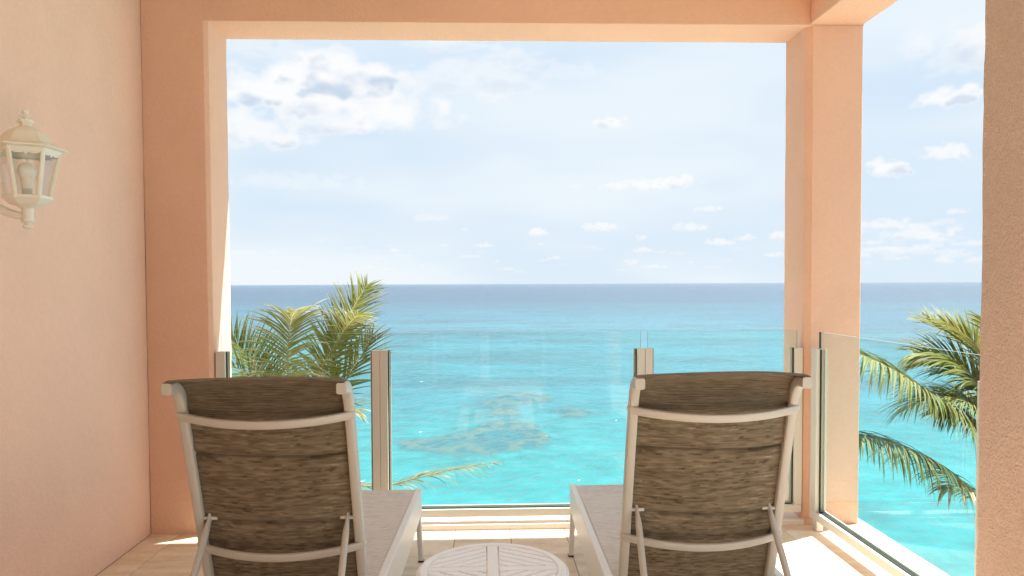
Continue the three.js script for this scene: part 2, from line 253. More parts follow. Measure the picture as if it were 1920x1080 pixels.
{
  const az = [...range(-180, -46, 30), ...range(-45.8, 45.8, 460), ...range(46, 180, 30)];
  const bed = part('seabed', polar([...logRange(3, 40, 12), ...logRange(41, 1600, 620), ...logRange(1700, 40000, 26)], az, (x, z, r) => ({ y: seabedY(x, z, r), color: seabedColor(x, z) })), std(lin(1, 1, 1), 1, { vertexColors: true }), scene);
  tag(bed, 'pale sand and dark weed seabed seen through the turquoise water', null, null, 'structure');
  const waves = makeTex(2048, 2048, (x, y) => {
    const u = x / 2048, v = y / 2048, w = per(u, v, 9, 9, 70) * 0.05, a = v + w + u * 1, b = u + w * 0.6;
    const sharp = (n) => 1 - Math.abs(2 * n - 1);
    const s = 0.28 * noise2(b * 12, a * 15, 71, 12, 15) + 0.36 * sharp(noise2(b * 34, a * 40, 72, 34, 40)) + 0.25 * sharp(noise2(b * 82, a * 66, 73, 82, 66)) + 0.11 * noise2(b * 190, a * 150, 74, 190, 150);
    return s;
  });
  waves.repeat.set(1 / 56, 1 / 56);
  const water = new THREE.MeshPhysicalMaterial({ color: lin(0.90, 0.99, 1), transmission: 1, thickness: 0, roughness: 0.16, ior: 1.33, specularIntensity: 0.5, bumpMap: waves, bumpScale: 0.55 });
  tag(part('sea', polar([...logRange(3, 40000, 90)], range(-180, 180, 120), () => ({ y: SEA })), water, scene), 'calm turquoise sea running from the shore to the horizon', null, null, 'structure');
}
// the shore that the building and the palms stand on
tag(part('shore', polar([0.5, 4, 8, 12, 15, 17, 18.5, 20], range(-180, 180, 90), (x, z, r) => ({ y: SEA + 0.9 - (r > 15 ? (r - 15) * 0.42 : 0) + 0.25 * (fbm(x * 0.4, z * 0.4, 3, 620) - 0.5) })), std(lin(0.5, 0.42, 0.3), 1, { map: stuccoTint }), scene), 'sandy shore below the balcony where the palms stand', null, null, 'structure');
// reefs: low mounds of coral on the seabed
function reef(label, outline, seed) {
  const c = new THREE.CatmullRomCurve3(outline.map(([x, z]) => new THREE.Vector3(x, 0, z)), true).getPoints(160).map((v) => [v.x, v.z]);
  const xs = c.map((p) => p[0]), zs = c.map((p) => p[1]), x0 = Math.min(...xs) - 5, x1 = Math.max(...xs) + 5, z0 = Math.min(...zs) - 7, z1 = Math.max(...zs) + 7;
  const nx = Math.ceil((x1 - x0) / 0.16), nz = Math.ceil((z1 - z0) / 0.28), pos = [], col = [], idx = [], on = [];
  for (let j = 0; j <= nz; j++) for (let i = 0; i <= nx; i++) {
    const x = lerp(x0, x1, i / nx), z = lerp(z0, z1, j / nz); let inside = false, d = 1e9;
    for (let k = 0, m = c.length - 1; k < c.length; m = k++) { const [ax, az] = c[k], [bx, bz] = c[m]; if (az > z !== bz > z && x < ((bx - ax) * (z - az)) / (bz - az) + ax) inside = !inside; d = Math.min(d, Math.hypot((ax - x), (az - z) * 0.6)); }
    const s = (inside ? d : -d) + 3.4 * (fbm(x * 0.5 + seed, z * 0.32, 5, seed) - 0.53), t = smoothstep(s, -0.6, 0.7), g = fbm(x * 1.2, z * 0.8, 5, seed + 5), g2 = fbm(x * 0.4 + 9, z * 0.3, 4, seed + 8);
    const halo = smoothstep(s, -3.4, -0.2) * smoothstep(g2, 0.35, 0.6), rim = smoothstep(s, -0.3, 0.6) * (1 - smoothstep(s, 1.1, 2.4)), core = smoothstep(s, 1.6, 3) * smoothstep(g2, 0.42, 0.6);
    const base = seabedColor(x, z); let c2 = mix3(base, WEED, 0.38 * halo);
    c2 = mix3(c2, mix3([0.020, 0.082, 0.105], [0.045, 0.098, 0.105], smoothstep(g, 0.42, 0.62)), t * 0.85 * (1 - 0.75 * core)); c2 = mix3(c2, [0.088, 0.128, 0.112], 0.8 * rim * smoothstep(g, 0.34, 0.56));
    on.push(halo > 0.01 || t > 0.01); pos.push(x, seabedY(x, z, Math.hypot(x, z)) - 0.06 + 0.09 * Math.min(1, Math.max(t, halo) * 8) + t * (0.06 + 0.16 * g), z); col.push(...c2);
  }
  for (let j = 0; j < nz; j++) for (let i = 0; i < nx; i++) { const a = j * (nx + 1) + i, b = a + 1, e = a + nx + 1, f = e + 1; if (on[a] || on[b] || on[e] || on[f]) idx.push(a, e, b, b, e, f); }
  const g = geometry(pos, idx); g.setAttribute('color', new THREE.Float32BufferAttribute(col, 3));
  tag(part('coral_reef', g, std(lin(1, 1, 1), 1, { vertexColors: true }), scene), label, 'reef');
}
reef('brown coral reef under the water, farther out than the long curved reef', [[-1.6, -97.1], [1.3, -104.7], [4.8, -108.1], [9, -106.8], [8.6, -101.5], [5.4, -99], [3.4, -96.4], [4.4, -93], [3, -89], [-0.4, -88.2], [0.5, -92.5]], 11);
reef('long curved coral reef under turquoise water, nearest reef above the dry palm frond', [[-9.2, -74.4], [-6.3, -77.6], [-2.5, -79.2], [-0.5, -83.6], [2.6, -86.2], [5.7, -83.4], [6.8, -78.4], [6.2, -74], [2.4, -70.6], [-1.7, -69.8], [-5.9, -71.8]], 23);
reef('small dark reef patch under the water just left of the right lounger', [[8.6, -91.3], [11, -94.2], [12.8, -92.4], [10.7, -89]], 37);

// ------------------------------------------------------------------ the balcony
const FZ = -4.16, BZ = -4.47, LX = -1.867, TOP = 2.815, OUT = 2.12, CEIL = 3.1, BACK = 1.6;
{
  // floor: grout bed, single tiles where they show, the rest as one field
  const floor = new THREE.Group(); floor.name = 'floor'; scene.add(floor); tag(floor, 'cream stone tiles of the balcony floor', null, null, 'structure');
  part('grout_bed', box(LX - 0.2, 2.155, -0.24, -0.004, -4.52, BACK + 0.2), M.grout, floor);
  const X = []; for (let k = -7; k <= 7; k++) X.push(0.125 + 0.3055 * k);
  const Z = []; for (let k = 0; k < 17; k++) Z.push(-4.06 + 0.3 * k);
  const cells = (a, lo, hi) => { const e = [lo, ...a.filter((v) => v > lo + 0.01 && v < hi - 0.01), hi]; return e.slice(1).map((v, i) => [e[i], v]); };
  const r = rng(3), far = [];
  const slab = (x0, x1, z0, z1) => {                      // a tile with a chamfered top edge
    const c = 0.0016, g = 0.0016, o = [r() * 5, r() * 5], y = (r() - 0.5) * 0.0006, ring = [[x0 + g, z0 + g], [x1 - g, z0 + g], [x1 - g, z1 - g], [x0 + g, z1 - g]], inn = [[x0 + g + c, z0 + g + c], [x1 - g - c, z0 + g + c], [x1 - g - c, z1 - g - c], [x0 + g + c, z1 - g - c]];
    const pos = [], uv = [], idx = [];
    const quad = (a, b, d, e) => { const n = pos.length / 3; for (const p of [a, b, d, e]) { pos.push(...p); uv.push(p[0] + o[0], p[2] + o[1]); } idx.push(n, n + 2, n + 1, n, n + 3, n + 2); };
    quad(...inn.map(([x, z]) => [x, y, z]));
    for (let k = 0; k < 4; k++) { const m = (k + 1) % 4; quad([ring[k][0], y - c, ring[k][1]], [ring[m][0], y - c, ring[m][1]], [inn[m][0], y, inn[m][1]], [inn[k][0], y, inn[k][1]]); quad([ring[k][0], -0.012, ring[k][1]], [ring[m][0], -0.012, ring[m][1]], [ring[m][0], y - c, ring[m][1]], [ring[k][0], y - c, ring[k][1]]); }
    return geometry(pos, idx, uv).toNonIndexed();
  };
  for (const [x0, x1] of cells(X, LX + 0.001, 2.17)) for (const [z0, z1] of cells(Z, -4.5, BACK)) {
    if (z1 < -4.1 && z0 < -4.4 && x0 < 1.75) { const g = slab(x0, x1, -4.148, z1); g && part('tile', g, tileTones[Math.floor(r() * 4)], floor); continue; }
    const g = slab(x0, x1, z0, z1);
    if (z1 > -2.7) far.push(g); else part('tile', g, tileTones[Math.floor(r() * 4)], floor);
  }
  const field = part('tile', far, tileTones[0], floor); field.userData.kind = 'stuff';
  tag(part('balcony_slab', box(LX - 0.25, 2.165, -0.34, -0.245, -4.515, BACK + 0.25), M.wall, scene), 'peach slab edge under the balcony floor', null, null, 'structure');
  tag(part('lower_storey', box(LX - 0.2, 1.95, SEA + 0.3, -0.345, -4.3, BACK + 0.2), M.wall, scene), 'peach storeys of the building below the balcony', 'building');
  // walls
  tag(part('wall_left', stuccoSolid([[LX - 0.25, BACK + 0.2], [LX, BACK + 0.2], [LX, BZ + 0.02], [LX - 0.25, BZ + 0.02]], 'y', 0, CEIL), M.wallLeftLit, scene), 'peach stucco side wall that carries the lantern', 'wall');
  const front = thing('wall_front', 'peach stucco seaward wall with a lintel over the wide opening', 'wall');
  part('pier', stuccoSolid([[LX + 0.002, FZ, 0.002], [-1.512, FZ, 0.022, true], [-1.512, BZ], [LX + 0.002, BZ, 0.002]], 'y', -0.004, CEIL + 0.15), M.wall, front);
  part('lintel', stuccoSolid([[TOP, FZ, 0.006], [TOP, BZ, 0.01], [CEIL + 0.15, BZ], [CEIL + 0.15, FZ, 0.002]], 'x', -1.534, OUT), M.beam, front);
  tag(part('corner_pillar', [stuccoSolid([[1.803, FZ, 0.03, true], [1.803, BZ], [OUT, BZ], [OUT, FZ, 0.012]], 'y', 0.002, TOP), stuccoSolid([[1.775, FZ + 0.012, 0.05], [1.8, BZ + 0.2, 0.02], [1.86, BZ + 0.2, 0.02], [2.0, FZ + 0.018, 0.06]], 'y', 0.001, 0.035, 0.006)], M.wall, scene), 'square peach stucco pillar at the seaward corner of the balcony', 'pillar');
  tag(part('side_beam', stuccoSolid([[1.818, TOP + 0.005, 0.008], [OUT - 0.002, TOP + 0.005, 0.012], [OUT - 0.002, CEIL + 0.15], [1.818, CEIL + 0.15, 0.002]], 'z', FZ + 0.002, -2.25), M.beam, scene), 'peach stucco beam over the right side opening', 'beam');
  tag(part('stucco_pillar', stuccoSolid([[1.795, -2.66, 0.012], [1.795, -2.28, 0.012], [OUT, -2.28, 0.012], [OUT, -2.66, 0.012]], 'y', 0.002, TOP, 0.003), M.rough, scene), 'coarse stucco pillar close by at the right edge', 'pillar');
  tag(part('ceiling', [box(LX - 0.25, 1.817, CEIL, CEIL + 0.14, FZ + 0.003, -2.25), box(LX - 0.25, 1.12, CEIL, CEIL + 0.14, -2.249, BACK + 0.2)], M.ceiling, scene), 'pale plaster ceiling of the balcony with an added gap at the right to admit light', null, null, 'structure');  // unseen; cut short beyond the near pillar so light reaches the left wall
  tag(part('roof_eave', [box(LX - 0.25, 2.41, CEIL + 0.152, CEIL + 0.3, -4.76, -2.25), box(LX - 0.25, 1.12, CEIL + 0.152, CEIL + 0.3, -2.249, BACK + 0.2), box(LX - 0.25, 2.41, CEIL, CEIL + 0.151, -4.76, BZ - 0.004), box(OUT + 0.004, 2.41, CEIL, CEIL + 0.151, BZ - 0.003, -2.25)], M.wall, scene), 'peach roof edge that juts out over the lintel', 'roof');  // roof stops at the same added gap, out of view
  const back = thing('wall_back', 'peach house wall behind the viewer with dark doors added to absorb light', 'wall');
  part('wall', [box(LX + 0.003, 1.815, 2.4, CEIL - 0.003, BACK + 0.003, BACK + 0.18), box(LX + 0.003, -1.7, 0.001, 2.397, BACK + 0.003, BACK + 0.18), box(1.65, 1.815, 0.001, 2.397, BACK + 0.003, BACK + 0.18)], M.wall, back);
  for (let k = 0; k < 4; k++) { const x = -1.697 + k * 0.8365; part('added_door_frame', [box(x, x + 0.06, 0.001, 2.396, BACK + 0.04, BACK + 0.1), box(x + 0.774, x + 0.834, 0.001, 2.396, BACK + 0.04, BACK + 0.1), box(x + 0.061, x + 0.773, 0.001, 0.08, BACK + 0.042, BACK + 0.098), box(x + 0.061, x + 0.773, 2.316, 2.396, BACK + 0.042, BACK + 0.098)], M.rail, back); part('added_door_pane', box(x + 0.061, x + 0.773, 0.081, 2.315, BACK + 0.06, BACK + 0.08), std(lin(0.03, 0.03, 0.028), 0.05), back); }  // unseen dark doors, added to keep bounced light off the lounger backs
  tag(part('threshold', stuccoSolid([[-0.004, -4.15, 0.002], [0.03, -4.15, 0.005], [0.03, -4.5, 0.005], [-0.004, -4.5, 0.002]], 'x', -1.508, 1.8, 0.001), M.curb, scene), 'low pale pink threshold under the front glass rail', null, null, 'structure');
}

// ------------------------------------------------------------------ glass balustrades
function pane(x0, x1, y0, y1, z0, z1, parent) { const thinX = x1 - x0 < z1 - z0, e = M.glassEdge, g = M.glass; return part('glass_pane', new THREE.BoxGeometry(x1 - x0, y1 - y0, z1 - z0).translate((x0 + x1) / 2, (y0 + y1) / 2, (z0 + z1) / 2), thinX ? [g, g, M.sideEdge, M.sideEdge, M.sideEdge, M.sideEdge] : [e, e, e, e, g, g], parent); }
{
  const t = thing('glass_balustrade', 'frameless-topped glass balustrade with beige posts across the sea front', 'balustrade');
  const z0 = -4.232, z1 = -4.18, hb = 0.064, ht = 0.108, hp = 1.01, gt = 1.106, gz = -4.212;
  part('bottom_rail', [rbox(-1.505, 1.797, hb, ht, z0, z1), rbox(-1.46, 1.755, ht - 0.002, ht + 0.014, z0 + 0.002, gz - 0.007, 0.002)], M.rail, t);
  part('gasket', box(-1.452, 1.75, ht, ht + 0.005, gz + 0.0065, gz + 0.013), M.gasket, t);
  for (const x of [-1.3, -0.55, 1.2]) part('spacer', rbox(x - 0.03, x + 0.03, 0.029, hb, z0 + 0.008, z1 - 0.008), M.rail, t);
  const post = (x0, x1, seam) => {
    const y0 = ht + 0.0005; part('post', seam ? [rbox(x0, (x0 + x1) / 2 - 0.0012, y0, hp, z0, z1, 0.0025), rbox((x0 + x1) / 2 + 0.0012, x1, y0, hp, z0, z1, 0.0025), box(x0 + 0.004, x1 - 0.004, y0, hp - 0.004, z0 + 0.004, z1 - 0.006)] : rbox(x0, x1, y0, hp, z0, z1, 0.0025), M.rail, t);
  };
  post(-1.503, -1.452); post(-0.642, -0.556, true); post(0.85, 0.938, true); post(1.753, 1.798);
  for (const [x, s] of [[-1.452, 1], [-0.642, -1], [-0.556, 1], [0.85, -1], [0.938, 1], [1.753, -1]]) {
    part('gasket', box(Math.min(x, x + 0.006 * s), Math.max(x, x + 0.006 * s), ht + 0.008, hp - 0.002, gz + 0.0065, gz + 0.014), M.gasket, t);
    part('glazing_bead', box(Math.min(x, x + 0.014 * s), Math.max(x, x + 0.014 * s), ht + 0.016, hp - 0.001, z0 + 0.004, gz - 0.0085), M.rail, t);
  }
  pane(-1.478, -0.618, ht + 0.001, gt, gz - 0.006, gz + 0.006, t); pane(-0.58, 0.874, ht + 0.001, gt, gz - 0.006, gz + 0.006, t); pane(0.914, 1.776, ht + 0.001, gt, gz - 0.006, gz + 0.006, t);
}
{
  const t = thing('glass_balustrade', 'single pane glass balustrade between corner pillar and coarse stucco pillar', 'balustrade');
  const x0 = 1.81, x1 = 1.862, hb = 0.064, ht = 0.108, hp = 1.014, gt = 1.106, gx = 1.846, za = -2.668, zb = -4.098;
  part('bottom_rail', [rbox(x0, x1, hb, ht, zb, za), rbox(gx + 0.007, x1 - 0.002, ht - 0.002, ht + 0.014, zb + 0.055, za - 0.04, 0.002)], M.rail, t);
  part('gasket', box(gx - 0.014, gx - 0.0065, ht, ht + 0.005, zb + 0.063, za - 0.046), M.gasket, t);
  for (const z of [-4.06, -2.72]) part('spacer', rbox(x0 + 0.008, x1 - 0.008, 0.001, hb, z - 0.03, z + 0.03), M.rail, t);
  part('post', rbox(x0, x1, ht + 0.0005, hp, zb, zb + 0.062), M.rail, t);
  part('post', rbox(x0, x1, ht + 0.0005, hp, za - 0.02, za), M.rail, t);
  part('gasket', box(gx - 0.0145, gx - 0.0065, ht + 0.008, hp - 0.004, zb + 0.062, zb + 0.068), M.gasket, t);
  part('glazing_bead', box(gx + 0.0065, x1 + 0.004, ht + 0.016, hp - 0.001, zb + 0.062, zb + 0.08), M.rail, t);
  pane(gx - 0.006, gx + 0.006, ht + 0.001, gt, zb + 0.03, za - 0.02, t);
}

// ------------------------------------------------------------------ wall lantern
{
  const cx = LX + 0.222, cz = -2.749, t = thing('wall_lantern', 'cream six sided carriage lantern on a curved arm fixed to the left wall', 'lantern', [LX, 1.55, cz]);
  const Y = (y) => y - 1.55, X0 = cx - LX;
  const hexLathe = (pts) => toCreasedNormals(new THREE.LatheGeometry(pts.map(([r, y]) => new THREE.Vector2(r, Y(y))), 6).translate(X0, 0, 0), 0.6);
  const lathe = (pts, n = 28) => new THREE.LatheGeometry(new THREE.SplineCurve(pts.map(([r, y]) => new THREE.Vector2(r, Y(y)))).getPoints(40), n).translate(X0, 0, 0).toNonIndexed();
  part('roof', [hexLathe([[0.0, 1.972], [0.026, 1.972], [0.026, 1.963], [0.019, 1.962], [0.019, 1.955], [0.028, 1.945], [0.048, 1.936], [0.066, 1.922], [0.075, 1.908], [0.083, 1.897], [0.094, 1.886], [0.11, 1.879], [0.128, 1.875], [0.129, 1.870], [0.112, 1.866], [0.0, 1.866]])], M.lantern, t);
  part('finial', lathe([[0.0008, 2.012], [0.008, 2.009], [0.011, 2.002], [0.008, 1.994], [0.0165, 1.990], [0.017, 1.987], [0.009, 1.982], [0.009, 1.976], [0.013, 1.971]]), M.lantern, t);
  const v = (k, r, y) => { const a = (30 + 60 * k) * RAD; return [X0 + Math.cos(a) * r, Y(y), -Math.sin(a) * r]; };
  const RT = 0.104, RB = 0.069, YT = 1.862, YB = 1.696;
  const bars = [];
  for (let k = 0; k < 6; k++) {
    const a = (30 + 60 * k) * RAD; bars.push(sweep([v(k, RT, YT), v(k, RB, YB)], [-Math.sin(a), 0, -Math.cos(a)], 0.015, 0.011, 0.003));
  }
  part('muntin', bars, M.lantern, t);
  part('top_ring', hexLathe([[0.09, 1.866], [0.110, 1.866], [0.1075, 1.851], [0.0935, 1.851], [0.09, 1.866]]), M.lantern, t);
  part('cup', hexLathe([[0.060, 1.702], [0.0785, 1.702], [0.0785, 1.692], [0.073, 1.688], [0.055, 1.672], [0.030, 1.663], [0.018, 1.655], [0.0, 1.655]]), M.lantern, t);
  for (let k = 0; k < 6; k++) {
    const inset = 0.003, p = (kk, r, y) => new THREE.Vector3(...v(kk, r - inset, y)), q = (u, w) => { const a = p(k, lerp(RB, RT, w), lerp(YB, YT, w)), b = p(k + 1, lerp(RB, RT, w), lerp(YB, YT, w)); return a.lerp(b, u).toArray(); };
    part('glass_pane', sheet((u, w) => q(1 - u, w), 1, 1, 0.1, 0.16, 0.0015), M.lampGlass, t);
    // scalloped trim under the roof
    const n = 24, depth = (u) => 0.010 + 0.006 * Math.abs(Math.sin(u * Math.PI * 2)) * (u > 0.4 && u < 0.6 ? 0.4 : 1) + 0.012 * Math.exp(-(((u - 0.5) / 0.05) ** 2));
    part('trim', sheet((u, w) => { const d = (1 - w) * depth(u) / 0.166, a = q(1 - u, 0.985 - d), o = new THREE.Vector3(a[0] - X0, 0, a[2]).normalize().multiplyScalar(0.004); return [a[0] + o.x, a[1], a[2] + o.z]; }, n, 1, 0.1, 0.02, 0.0015), M.lantern, t);
  }
  part('stem', lathe([[0.017, 1.66], [0.0195, 1.655], [0.0185, 1.645], [0.018, 1.63], [0.019, 1.622], [0.0205, 1.616], [0.019, 1.610], [0.0115, 1.604], [0.0115, 1.601], [0.0165, 1.596], [0.0165, 1.591], [0.012, 1.586], [0.0005, 1.584]]), M.lantern, t);
  const arm = smooth([[X0 - 0.012, Y(1.632), 0], [X0 - 0.05, Y(1.637), 0], [X0 - 0.1, Y(1.660), 0], [X0 - 0.14, Y(1.70), 0], [0.05, Y(1.745), 0], [0.012, Y(1.755), 0]], 30);
  part('arm', sweep(arm, [0, 0, 1], 0.02, 0.026, 0.009, (s) => [1 + s * 0.4, 1 + 0.5 * s]), M.lantern, t);
  part('wall_plate', new THREE.LatheGeometry([[0, 0.014], [0.03, 0.012], [0.042, 0.006], [0.048, 0.004], [0.048, -0.006]].map(([r, y]) => new THREE.Vector2(r, y)), 32).rotateZ(-Math.PI / 2).scale(1, 1.6, 1).translate(0, Y(1.745), 0), M.lantern, t);
  const b = part('bulb', lathe([[0.0005, 1.822], [0.012, 1.820], [0.023, 1.812], [0.0295, 1.799], [0.030, 1.788], [0.0265, 1.775], [0.022, 1.768]]), M.bulb, t);
  part('collar', lathe([[0.022, 1.768], [0.0205, 1.752], [0.0185, 1.738], [0.0175, 1.728]]), std(lin(0.8, 0.76, 0.68), 0.4), b);
  const prt = makeTex(256, 64, (x, y) => { const line = Math.floor(y / 9), in_ = y % 9 < 5 && line > 0 && line < 6, h = hash(Math.floor(x / 4), line, 8); return in_ && x > 40 && x < 150 && h > 0.4 ? [0.35, 0.34, 0.32] : [0.8, 0.78, 0.73]; }, { srgb: true });
  part('base', new THREE.CylinderGeometry(0.0172, 0.0172, 0.03, 28, 1).rotateY(0.9).translate(X0, Y(1.713), 0), std(lin(1, 1, 1), 0.4, { map: prt }), b);
}

// ------------------------------------------------------------------ sun loungers
function makeLounger(label, x, z, turn) {
  const t = thing('sun_lounger', label, 'sun lounger', [x, 0, z], turn, 'pair of sling sun loungers facing the sea');
  const W = 0.312, H = 0.362;
  const prof = new THREE.Shape();
  prof.moveTo(0, H); prof.lineTo(1.95, H); prof.lineTo(1.95, 0.30); prof.bezierCurveTo(1.7, 0.25, 1.4, 0.235, 1.1, 0.222); prof.bezierCurveTo(0.7, 0.205, 0.35, 0.21, 0.03, 0.252); prof.lineTo(0, 0.252); prof.closePath();
  for (const s of [-1, 1]) {
    const g = new THREE.ExtrudeGeometry(prof, { depth: 0.02, bevelEnabled: true, bevelThickness: 0.004, bevelSize: 0.004, bevelSegments: 2, curveSegments: 24 });
    g.translate(0, -0.004, -0.01).applyMatrix4(new THREE.Matrix4().makeBasis(new THREE.Vector3(0, 0, 1), new THREE.Vector3(0, 1, 0), new THREE.Vector3(-1, 0, 0)));
    part('side_rail', g.translate(s * (W - 0.014), 0, 0.004), M.white, t);
    for (const [zz, dz] of [[0.03, -0.014], [1.62, 0.05]]) part('leg', sweep([[s * (W - 0.015), 0.258, zz], [s * (W - 0.004), 0.006, zz + dz]], [0, 0, 1], 0.05, 0.026, 0.005, (k) => [1 - 0.35 * k, 1 - 0.1 * k]), M.white, t);
    for (const [zz, dz] of [[0.03, -0.014], [1.62, 0.05]]) part('foot', rbox(s * (W - 0.004) - 0.014, s * (W - 0.004) + 0.014, 0.0005, 0.008, zz + dz - 0.02, zz + dz + 0.02, 0.004), M.gasket, t);
  }
  for (const zz of [0.032, 1.6]) part('stretcher', rbox(-(W - 0.02), W - 0.02, 0.165, 0.19, zz - 0.012, zz + 0.012, 0.006), M.white, t);
  part('end_bar', rbox(-(W - 0.03), W - 0.03, 0.31, 0.342, 0.004, 0.034, 0.008), M.white, t);
  for (const zz of [0.7, 1.21]) part('cross_tube', rbox(-(W - 0.03), W - 0.03, 0.27, 0.295, zz - 0.015, zz + 0.015, 0.006), M.white, t);
  // seat sling
  const w = W - 0.0315, r = rng(9);
  part('seat_sling', sheet((u, v) => { const q = 2 * u - 1, zz = 0.012 + v * 1.19, pull = 1 - q * q; return [-q * w * 1.0, 0.356 + 0.004 * Math.sin(v * 3) - 0.016 * pull * Math.min(1, v * 8) - 0.02 * smoothstep(v, 0.9, 1) + 0.0022 * pull * Math.sin(v * 95 + 2.5 * Math.sin(q * 2.2 + v * 9)) * (0.4 + 0.6 * noise2(v * 9, u * 2, 44)), zz]; }, 24, 220, 2 * w, 1.19, 0.003), M.sling, t);
  for (const s of [-1, 1]) part('welt', sweep([[s * (w + 0.002), 0.3575, 0.012], [s * (w + 0.002), 0.3575, 1.2]], [1, 0, 0], 0.006, 0.006, 0.0028), M.sling, t);
  // backrest
  const rail = smooth([[0, 0.335, 1.205], [0, 0.535, 1.270], [0, 0.77, 1.340], [0, 0.985, 1.408], [0, 1.03, 1.425], [0, 1.062, 1.449], [0, 1.077, 1.482], [0, 1.076, 1.522]], 60);
  const bx = 0.2545;
  for (const s of [-1, 1]) part('back_rail', sweep(rail.map(([, y, zz]) => [s * bx, y, zz]), [1, 0, 0], 0.0295, 0.034, 0.006), M.frame, t);
  const on = (y) => { for (let i = 1; i < rail.length; i++) if (rail[i][1] >= y) { const k = (y - rail[i - 1][1]) / (rail[i][1] - rail[i - 1][1]); return lerp(rail[i - 1][2], rail[i][2], k); } };
  for (const y of [0.535, 0.985]) {
    const z0 = on(y), pts = []; for (let i = 0; i <= 28; i++) { const q = -1 + i / 14, b = 0.012 + 0.066 * (1 - q * q); pts.push([q * (bx + 0.012), y - 0.29 * b, z0 + 0.956 * b]); }
    part('crossbar', sweep(pts, [0, 0.956, 0.29], 0.0265, 0.012, 0.003), M.frame, t);
    for (const s of [-1, 1]) part('bolt', new THREE.SphereGeometry(0.008, 12, 8).scale(0.6, 1.4, 1).translate(s * (bx + 0.0165), y, z0 + 0.004), M.pin, t);
  }
  const V = rail.length - 1;
  const backPts = rail.map(([, y, zz], i) => { const a = rail[Math.max(0, i - 1)], b = rail[Math.min(V, i + 1)], ty = b[1] - a[1], tz = b[2] - a[2], l = Math.hypot(ty, tz); return [y, zz, tz / l, -ty / l]; });       // position and outward (front) normal
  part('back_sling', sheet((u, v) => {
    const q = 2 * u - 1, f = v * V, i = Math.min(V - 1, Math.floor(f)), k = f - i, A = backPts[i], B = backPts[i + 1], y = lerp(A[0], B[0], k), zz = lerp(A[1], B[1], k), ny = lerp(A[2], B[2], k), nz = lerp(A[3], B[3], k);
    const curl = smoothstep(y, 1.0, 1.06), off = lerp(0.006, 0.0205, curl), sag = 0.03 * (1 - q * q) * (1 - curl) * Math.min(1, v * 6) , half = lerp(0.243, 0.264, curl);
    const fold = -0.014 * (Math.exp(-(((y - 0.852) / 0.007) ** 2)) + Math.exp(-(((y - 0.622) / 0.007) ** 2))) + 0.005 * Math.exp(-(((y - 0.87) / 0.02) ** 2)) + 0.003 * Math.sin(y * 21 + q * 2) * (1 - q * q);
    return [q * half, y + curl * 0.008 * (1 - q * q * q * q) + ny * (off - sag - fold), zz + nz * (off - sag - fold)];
  }, 30, 330, 0.54, 0.86, 0.003), M.slingBackShaded, t);
  // props that hold the back up
  for (const s of [-1, 1]) {
    const px = s * (bx - 0.032), y0 = 0.628, z0 = on(0.628) + 0.004;
    part('pin', new THREE.CylinderGeometry(0.006, 0.006, 0.052, 14).rotateZ(Math.PI / 2).translate(s * (bx - 0.03), y0, z0), M.pin, t);
    part('strut', sweep(smooth([[px, y0 + 0.016, z0 - 0.012], [px, y0 - 0.04, z0 + 0.036], [px + s * 0.004, 0.48, z0 + 0.128], [px + s * 0.006, 0.325, z0 + 0.262]], 24), [1, 0, 0], 0.021, 0.024, 0.009, (k) => [0.55 + 0.45 * smoothstep(k, 0.1, 0.4), 1]), M.frame, t);
  }
  part('prop_bar', new THREE.CylinderGeometry(0.009, 0.009, 2 * (W - 0.03), 14).rotateZ(Math.PI / 2).translate(0, 0.318, on(0.628) + 0.27), M.white, t);
  return t;
}
makeLounger('grey-brown sling lounger with white frame standing beside the left wall', -0.640, -3.715, -0.026);
makeLounger('grey-brown sling lounger with white frame standing in front of the corner pillar', 0.728, -3.745, -0.008);

